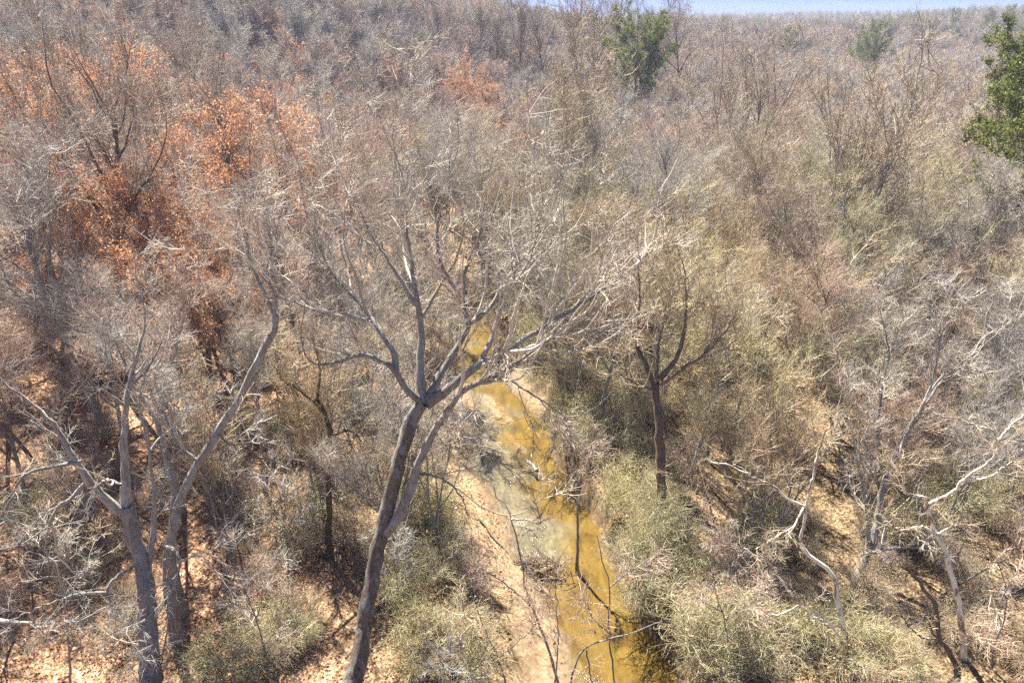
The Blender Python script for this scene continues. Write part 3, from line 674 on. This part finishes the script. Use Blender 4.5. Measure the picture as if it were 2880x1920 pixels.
# ------------------------------------------------------------------ woods
MT = {}
for nm, (b, t) in {'grey': ('grey', 'grey'), 'tan': ('grey', 'tan'), 'mauve': ('furrow', 'mauve'), 'dark': ('brown', 'dark'), 'pale': ('pale', 'pale'), 'olive': ('grey', 'olive')}.items():
    MT[nm] = {'trunk': BARK[b], 'crown': TW[t], 'leaves': LEAF['russet']}
PLUR = lambda k: KINDS[k].replace('tree', 'trees', 1)
KINDS = {
 'grey': 'bare grey-twigged tree', 'tan': 'bare tree with fine tan twigs', 'mauve': 'bare tree with pinkish brown twigs',
 'dark': 'bare tree with dark trunk and dark twigs', 'olive': 'bare tree with olive-tinted twigs', 'beech': 'tree holding russet dead leaves'}
placed = []
def free(x, y, d):
    for a, b, c in placed:
        if (a - x) ** 2 + (b - y) ** 2 < d * d: return False
    return True
for o in list(col.objects):
    if o.parent is None and o.get('category') in ('tree', 'pine') : placed.append((o.location.x, o.location.y, 0))
def zone_of(x, y):
    hgt = gz(x, y)
    if hgt > 14: return 'on the far wooded ridge'
    if x < edges(y)[0] - 6 and hgt > 2.3: return 'on the leaf-strewn slope'
    return 'in the creek bottom thicket'
count = 0
def wood(px, py, Y_, proto, kind, lab=None, name='bare_tree', rz=None, group=None):
    x, y, hh = at_top(px, py, Y_)
    hp = PROTO[proto][1]; placed.append((x, y, 0))
    z = zone_of(x, y)
    put(name, proto, x, y, hh / hp, rng.uniform(0, 6.28) if rz is None else rz, MT[kind if kind != 'beech' else 'mauve'], lab or f'{KINDS[kind]} {z}', 'tree', group if lab else f'{PLUR(kind)} {z}')
# individually recognisable ones
wood(2112, 5, 120, 'vase4', 'dark', 'dark bare many-stemmed tree rising above the canopy against the sky')
wood(2500, 90, 62, 'vase3', 'tan', 'big bare many-stemmed tree standing proud of the bottomland canopy')
wood(120, 60, 52, 'spread1', 'dark', 'stout dark-trunked tree amid russet leaves on the slope')
wood(60, 330, 44, 'spread0', 'grey', 'pale-limbed tree in front of the stout dark-trunked tree')
wood(450, 20, 105, 'spread2', 'dark', 'dark forking tree high on the leafy slope')
wood(590, 220, 80, 'tall6', 'dark', 'dark-trunked tree next to the russet-leaved beech')
wood(1650, 60, 85, 'vase5', 'tan', 'airy bare tree with a few clinging leaves and golden-lit branches')
for px, py, Y_, s in [(640, 250, 68, 0), (690, 300, 64, 1), (180, 260, 60, 2), (300, 420, 54, 0), (60, 420, 56, 1), (560, 480, 52, 2), (520, 620, 46, 0), (170, 160, 74, 1), (1300, 190, 170, 2), (1380, 210, 150, 0), (1190, 390, 100, 1), (20, 560, 48, 2), (400, 560, 50, 1), (290, 90, 95, 0)]:
    wood(px, py, Y_, 'beech%d' % s, 'beech', name='beech_tree')
for k in range(16):
    px = 980 + k * 62 + rng.uniform(-22, 22)
    wood(px, rng.uniform(-15, 45), rng.uniform(205, 250), 'tall%d' % (6 + k % 2), 'dark', 'tall dark-trunked tree breaking the skyline', group='tall trees on the skyline')
# the rest of the wood, nearest first
protos = ['spread0', 'spread1', 'spread2', 'vase3', 'vase4', 'vase5', 'tall6', 'tall7']
cand = []
for _ in range(14000):
    y = 23 + 158 * rng.random() ** .8; x = rng.uniform(-.80, .80) * (y + 8)
    cand.append((math.hypot(x, y), x, y))
cand.sort()
far_pts = []
n_tree = 0
for d, x, y in cand:
    l, r = edges(y)
    if y < 86 and l - 2.2 < x < r + 2.0: continue
    near = y < 31
    sp_ = 4.2 if near else ((4.5 if x < l else 4.9) if y < 44 else (3.9 + d * .005 if x > l else (4.9 if y < 75 else 4.7 + d * .003)))
    if y < 50 and (l - 5.6 < x < r + 3.4): continue
    if not free(x, y, sp_): continue
    placed.append((x, y, 0))
    left = x < l - 5 and gz(x, y) > 1.9
    if n_tree >= 258:
        far_pts.append((x, y, left)); continue
    n_tree += 1
    u = rng.random()
    if near:
        pr = rng.choice(['sapling0', 'sapling1', 'sapling2']); kind = rng.choice(['tan', 'mauve', 'grey']); s = rng.uniform(.7, 1.15)
        z = zone_of(x, y)
        put('young_tree', pr, x, y, s, rng.uniform(0, 6.28), MT[kind], f'young {KINDS[kind]} {z}', 'tree', f'young {PLUR(kind)} {z}', PROTO_SAP, tuple(rng.normal(size=2) * .1)); continue
    if left:
        kind = rng.choice(['mauve', 'grey', 'dark', 'beech'], p=[.42, .32, .12, .14]); pr = rng.choice(protos, p=[.16, .16, .16, .07, .07, .07, .155, .155]); hh = rng.uniform(13, 19)
    else:
        kind = rng.choice(['tan', 'grey', 'mauve', 'olive'], p=[.3, .44, .12, .14]); pr = rng.choice(protos, p=[.1, .1, .1, .17, .17, .16, .1, .1]); hh = rng.uniform(12.5, 19)
    hh *= .78 if y < 45 else (.88 if y < 60 else 1)
    if kind == 'beech': pr = rng.choice(['beech0', 'beech1', 'beech2'])
    z = zone_of(x, y)
    put('beech_tree' if kind == 'beech' else 'bare_tree', pr, x, y, hh / PROTO[pr][1], rng.uniform(0, 6.28), MT[kind if kind != 'beech' else 'mauve'], f'{KINDS[kind]} {z}', 'tree', f'{PLUR(kind)} {z}', None, tuple(rng.normal(size=2) * .05))
print('trees', n_tree, 'max d', d, 'rest', len(far_pts))

# the wood beyond, one mass: instanced low-cost trees
def gn_scatter(name, pts, lods, seed, label, cat):
    """points carrying scale / kind; every point becomes a tree with its own turn"""
    me = bpy.data.meshes.new(name); n = len(pts)
    me.vertices.add(n); me.vertices.foreach_set('co', np.asarray([p[:3] for p in pts], np.float32).ravel())
    a = me.attributes.new('size', 'FLOAT', 'POINT'); a.data.foreach_set('value', np.asarray([p[3] for p in pts], np.float32))
    a = me.attributes.new('pick', 'INT', 'POINT'); a.data.foreach_set('value', np.asarray([p[4] for p in pts], np.int32))
    o = link(name, me)
    c2 = bpy.data.collections.new(name + '_kinds')
    for k, (mesh) in enumerate(lods):
        oo = bpy.data.objects.new('%s_kind_%02d' % (name, k), mesh); c2.objects.link(oo)
    ng = bpy.data.node_groups.new(name, 'GeometryNodeTree')
    ng.interface.new_socket('Geometry', in_out='INPUT', socket_type='NodeSocketGeometry'); ng.interface.new_socket('Geometry', in_out='OUTPUT', socket_type='NodeSocketGeometry')
    N = ng.nodes; gi = N.new('NodeGroupInput'); go = N.new('NodeGroupOutput'); ip = N.new('GeometryNodeInstanceOnPoints'); ci = N.new('GeometryNodeCollectionInfo')
    ci.inputs[0].default_value = c2; ci.inputs[1].default_value = True; ci.inputs[2].default_value = True
    m2p = N.new('GeometryNodeMeshToPoints')
    ip.inputs['Pick Instance'].default_value = True
    sz = N.new('GeometryNodeInputNamedAttribute'); sz.data_type = 'FLOAT'; sz.inputs[0].default_value = 'size'
    pk = N.new('GeometryNodeInputNamedAttribute'); pk.data_type = 'INT'; pk.inputs[0].default_value = 'pick'
    rv = N.new('FunctionNodeRandomValue'); rv.data_type = 'FLOAT_VECTOR'; rv.inputs[0].default_value = (-.05, -.05, 0); rv.inputs[1].default_value = (.05, .05, 6.28)
    L = ng.links
    L.new(gi.outputs[0], m2p.inputs[0]); L.new(m2p.outputs[0], ip.inputs['Points']); L.new(ci.outputs[0], ip.inputs['Instance'])
    L.new(pk.outputs[0], ip.inputs['Instance Index']); L.new(rv.outputs[0], ip.inputs['Rotation']); L.new(sz.outputs[0], ip.inputs['Scale']); L.new(ip.outputs[0], go.inputs[0])
    md = o.modifiers.new('scatter', 'NODES'); md.node_group = ng
    return tag(o, label, cat, kind='stuff')
def lod_mesh(name, d, mats):
    ks = list(d); V, F_ = join([d[k] for k in ks])
    mi = np.concatenate([np.full(len(d[k][1]), i) for i, k in enumerate(ks)])
    return make_mesh(name, V, F_, [mats[k] for k in ks], mi)
lods = []
LK = []
for i, (form, kind) in enumerate([('spread', 'tan'), ('spread', 'grey'), ('vase', 'tan'), ('vase', 'mauve'), ('tall', 'dark'), ('tall', 'grey'), ('spread', 'mauve'), ('tall', 'mauve')]):
    lods.append(lod_mesh('lod%d' % i, proto_tree(700 + i, 16, form, lod=True), MT[kind]))
for i in range(2): lods.append(lod_mesh('lodb%d' % i, proto_tree(720 + i, 15, 'spread', lod=True, leafy=2500), MT['mauve']))
lods.append(None)
dp = proto_pine(505, n_needle=6000); lods[-1] = lod_mesh('lodp', dp, PINE_M)
pts = []
def pick(x, y, left):
    u = rng.random()
    if gz(x, y) > 9 and u < .5: return int(rng.choice([4, 5, 5, 7, 1]))
    if left: return int(rng.choice([6, 1, 4, 8, 9, 7], p=[.28, .36, .12, .07, .07, .1]))
    return int(rng.choice([0, 1, 2, 3, 6, 8, 10], p=[.28, .24, .23, .16, .078, .012, 0]))
for x, y, left in far_pts:
    k = pick(x, y, left); pts.append((x, y, gz(x, y) - .1, rng.uniform(.7, 1.0), k))
def wedge(n, y0, y1): return np.sqrt(rng.random(n) * (y1 ** 2 - y0 ** 2) + y0 ** 2)
yy = np.concatenate([wedge(6500, 176, 450), wedge(9000, 450, 1400), wedge(5000, 1400, 1960)]); xx = rng.uniform(-.82, .82, len(yy)) * yy
zz = ground(xx, yy)
for x, y, z in zip(xx, yy, zz):
    k = pick(x, y, x < 0)
    s = rng.uniform(.75, 1.05) * (1.25 if x < -.2 * y and z > 14 and k in (4, 5, 7) else 1)
    if y > 420 and x > .12 * y and rng.random() < .3: k = 10
    if k == 10: s *= .9
    pts.append((x, y, z - .1, s, k))
yy = wedge(6000, 150, 450); xx = rng.uniform(-.82, .82, 6000) * yy; zz = ground(xx, yy)
for x, y, z in zip(xx, yy, zz): pts.append((x, y, z - .1, rng.uniform(.35, .6), int(rng.choice([0, 1, 2, 3, 6]))))
gn_scatter('far_woodland', pts, lods, 3, 'bare winter woodland covering the far slopes to the horizon', 'woodland')

# brush and seedlings in the understory
n_b = 0
bl = []
for _ in range(4000):
    y = 22 + 56 * rng.random(); x = rng.uniform(-.8, .8) * (y + 6)
    l, r = edges(y)
    if (l - (3.6 if y < 55 else 1.6)) < x < r + 1.2 or y < 20: continue
    if any((a - x) ** 2 + (b - y) ** 2 < 3.2 for a, b in bl): continue
    bl.append((x, y)); n_b += 1
    if n_b > 290: break
    left = gz(x, y) > 2.2 and x < l
    if rng.random() < (.12 if x < l else .05): continue
    k = rng.integers(0, 4); m_ = (SH_M if left else SH_T) if rng.random() < .8 else SH_M
    cl = 'pinkish brown' if m_ is SH_M else 'tan'
    z = zone_of(x, y)
    put('brush_clump', 'brush%d' % k, x, y, rng.uniform(.55, 1.1), rng.uniform(0, 6.28), m_, f'leafless {cl} brush clump with arching stems {z}', 'brush', f'{cl} brush clumps {z}', SHRUB)

for k, (px, py) in enumerate([(1240, 1420), (1280, 1700), (1330, 1850), (1230, 1330), (1220, 1560)]):
    g = G(px, py + 10, .8)
    put('brush_clump', 'brush%d' % (k % 4), g[0], g[1], rng.uniform(.4, .75), k * 1.1, SH_T, 'low tan brush tuft on the sandy bank', 'brush', 'low tan brush on the sandy bank', SHRUB)
# fallen leaves as real leaves near the camera
def litter(name, n, xr, yr, mat, cond, label, size=.07):
    x = rng.uniform(*xr, n); y = rng.uniform(*yr, n) 
    l, r = edges(y)
    k = cond(x, y, l, r); x, y = x[k], y[k]
    z = ground(x, y) + bars(x, y) + .03
    p = np.stack([x, y, z], -1)
    V, F_ = leaves_on(rng, p, len(p), size, 0.02, 1.6)
    o = link(name, make_mesh(name, V, F_, [LEAF[mat]], smooth=False)); tag(o, label, 'leaves', kind='stuff')
litter('leaf_litter', 140000, (-46, 0), (20, 85), 'litter', lambda x, y, l, r: (x < l - .8) & (rng.random(len(x)) < np.where(x < l - 5, 1, .85) * (.45 + .55 * (np.sin(x * .7 + 1.3 * np.sin(y * .4)) * np.sin(y * .6 + x * .25) > -.25))) & (np.abs(x) < .85 * y + 6), 'pinkish and orange fallen leaves covering the slope')
litter('dry_leaf_litter', 90000, (0, 46), (20, 75), 'tanlitter', lambda x, y, l, r: (x > r + .6) & (np.abs(x) < .85 * y + 6), 'dry tan fallen leaves over the creek bottom')

# ------------------------------------------------------------------ logs, debris
def log(name, label, a, b, r0, r1, bk, cat='log', sag=0.0, z=(None, None)):
    A = G(*a, z=1.0); B = G(*b, z=1.0)
    for q, zz_ in ((A, z[0]), (B, z[1])): q[2] = (gz(q[0], q[1]) if zz_ is None else zz_) + r0 * .7
    rg = np.random.default_rng(int(a[0] + a[1]))
    mid = [A + (B - A) * t + rg.normal(size=3) * .06 for t in (0, .25, .5, .75, 1)]
    pp, rr = resample(mid, np.linspace(r0, r1, 5), 18)
    V, F_ = tube(pp[None], rr[None], 9)
    V = V + rg.normal(size=V.shape) * r0 * .06
    o = link(name, make_mesh(name, V - pp[0], F_, [BARK[bk]]), loc=tuple(pp[0])); tag(o, label, cat)
    # sawn / broken ends
    for e, s in ((0, 1), (-1, -1)):
        ring = (V.reshape(18, 9, 3)[e] - pp[0]); c_ = ring.mean(0) - unit((pp[1] - pp[0])[None])[0] * 0.05 * s
        Vc = np.vstack([ring, c_]); Fc = np.array([[i, (i + 1) % 9, 9, 9] for i in range(9)])[:, :3]
        link('broken_end', make_mesh('broken_end', Vc, Fc, [BARK['pale']]), o)
    return o
log('fallen_log', 'tan rotting log lying on the leaf litter behind the brush', (2130, 1300), (2180, 1180), .2, .16, 'pale')
log('fallen_log', 'long grey fallen pole lying across the tan grass below the sycamore', (2260, 1880), (2860, 1690), .13, .08, 'grey')
log('fallen_log', 'arched fallen trunk at the little clearing in the bottomland', (2000, 790), (2190, 800), .25, .15, 'brown')
log('driftwood', 'bleached white driftwood piece stranded at the tip of the sand spit', (1482, 1272), (1512, 1298), .17, .12, 'pale', 'driftwood', z=(.1, .1))
log('fallen_log', 'dark waterlogged log wedged in the leafy debris jam', (1420, 1600), (1580, 1560), .14, .09, 'moss', z=(.1, .1))
log('fallen_log', 'dark branch lying in the shadows on the left sand bank', (1340, 1430), (1450, 1560), .08, .05, 'brown')
log('fallen_log', 'mossy dark log in the brush near the twin-trunked tree foot', (1180, 1820), (1400, 1880), .16, .1, 'moss')
# debris jam: sticks and caught leaves
rg = np.random.default_rng(9)
c0 = G(1490, 1600)
n = 90
s0 = np.stack([c0[0] + rg.normal(size=n) * 1.0, c0[1] + rg.normal(size=n) * .45, rg.uniform(0, .5, n)], -1)
dr = unit(rg.normal(size=(n, 3)) * np.array([1, .6, .3]))
pl = s0[:, None, :] + dr[:, None, :] * np.linspace(-.6, .6, 4)[None, :, None] + rg.normal(size=(n, 4, 3)) * .04
V, F_ = tube(pl, np.full((n, 4), .022), 5)
dj = thing('debris_jam', (c0[0], c0[1], 0)); tag(dj, 'heap of dark sticks and caught dead leaves damming the shallow creek', 'debris')
link('sticks', make_mesh('sticks', V - np.array((c0[0], c0[1], 0)), F_, [BARK['brown']]), dj)
lp = np.stack([rg.normal(size=1500) * 1.0, rg.normal(size=1500) * .45, np.abs(rg.normal(size=1500)) * .18], -1)
link('caught_leaves', make_mesh('caught_leaves', *leaves_on(rg, lp, 1500, .07, .02), [LEAF['tanlitter']]), dj)['kind'] = 'stuff'

# ------------------------------------------------------------------ tell look-alikes apart by what they stand nearest to
def tell_apart():
    tops = [o for o in col.objects if o.parent is None and o.get('label')]
    short = {'large furrowed twin': 'the twin-trunked tree', 'thick grey-barked': 'the drooping-limbed grey tree', 'slim grey trunk': 'the leaning grey trunk', 'pale peeling sycamore': 'the white sycamore',
             'mottled red-brown': 'the kinked sycamore', 'straight grey multi': 'the multi-forked grey tree', 'brown-barked tree': 'the wavering brown tree', 'mossy dark trunk': 'the mossy dark trunk', 'bright green spreading': 'the spreading pine',
             'full green pine': 'the full green pine', 'big bare many': 'the big many-stemmed tree', 'stout dark-trunked': 'the stout dark tree', 'dark forking tree': 'the dark forking tree', 'silvery-leaved': 'the silvery shrub', 'heap of dark': 'the debris jam',
             'tan rotting log': 'the tan rotting log', 'arched fallen': 'the arched fallen trunk', 'bleached white': 'the white driftwood', 'airy bare tree': 'the airy golden tree', 'dark bare many': 'the sky-high dark tree'}
    marks = []
    for o in tops:
        for k, v_ in short.items():
            if o['label'].startswith(k): marks.append((o.location.x, o.location.y, v_))
    grp = {}
    for o in tops:
        if o.get('group'): grp.setdefault(o['label'], []).append(o)
    ordn = ['nearest', 'second nearest', 'third nearest', 'fourth nearest', 'fifth nearest']
    heads = {}
    for lab, os_ in grp.items():
        head = lab
        for z in (' in the creek bottom thicket', ' on the leaf-strewn slope', ' on the far wooded ridge', ' with arching stems', ' in the understory', ' toward the horizon', ' on the sandy bank', ' breaking the skyline'): head = head.replace(z, '')
        head = head.replace('dark pine poking above the bare canopy', 'dark pine poking above bare trees')
        heads.setdefault(head, []).extend(os_)
    for head, os_ in heads.items():
        per = {}
        for o in os_:
            dd = min((math.hypot(o.location.x - a, o.location.y - b), v_) for a, b, v_ in marks)
            per.setdefault(dd[1], []).append((dd[0], o))
        for mk, lst in sorted(per.items()):
            lst.sort(key=lambda q: q[0])
            for k, (d_, o) in enumerate(lst[:5]): o['label'] = f'{head}, {ordn[k]} to {mk}'
tell_apart()

# ------------------------------------------------------------------ the air
hz_me = bpy.data.meshes.new('haze')
bx0, bx1, by0, by1, bz0, bz1 = -1920, 1920, -100, 2020, -8, 75
hv = [(x, y, z) for x in (bx0, bx1) for y in (by0, by1) for z in (bz0, bz1)]
hz_me.from_pydata(hv, [], [(0, 1, 3, 2), (4, 6, 7, 5), (0, 4, 5, 1), (2, 3, 7, 6), (0, 2, 6, 4), (1, 5, 7, 3)])
m, nt, out = M('haze_air')
pv = nt.nodes.new('ShaderNodeVolumePrincipled'); pv.inputs['Color'].default_value = (.6, .68, 1, 1); pv.inputs['Density'].default_value = HAZE
pv.inputs['Anisotropy'].default_value = .2
nt.links.new(pv.outputs[0], out.inputs['Volume']); hz_me.materials.append(m)
hz = link('haze', hz_me); tag(hz, 'thin blue winter haze over the woods', 'haze', kind='stuff')
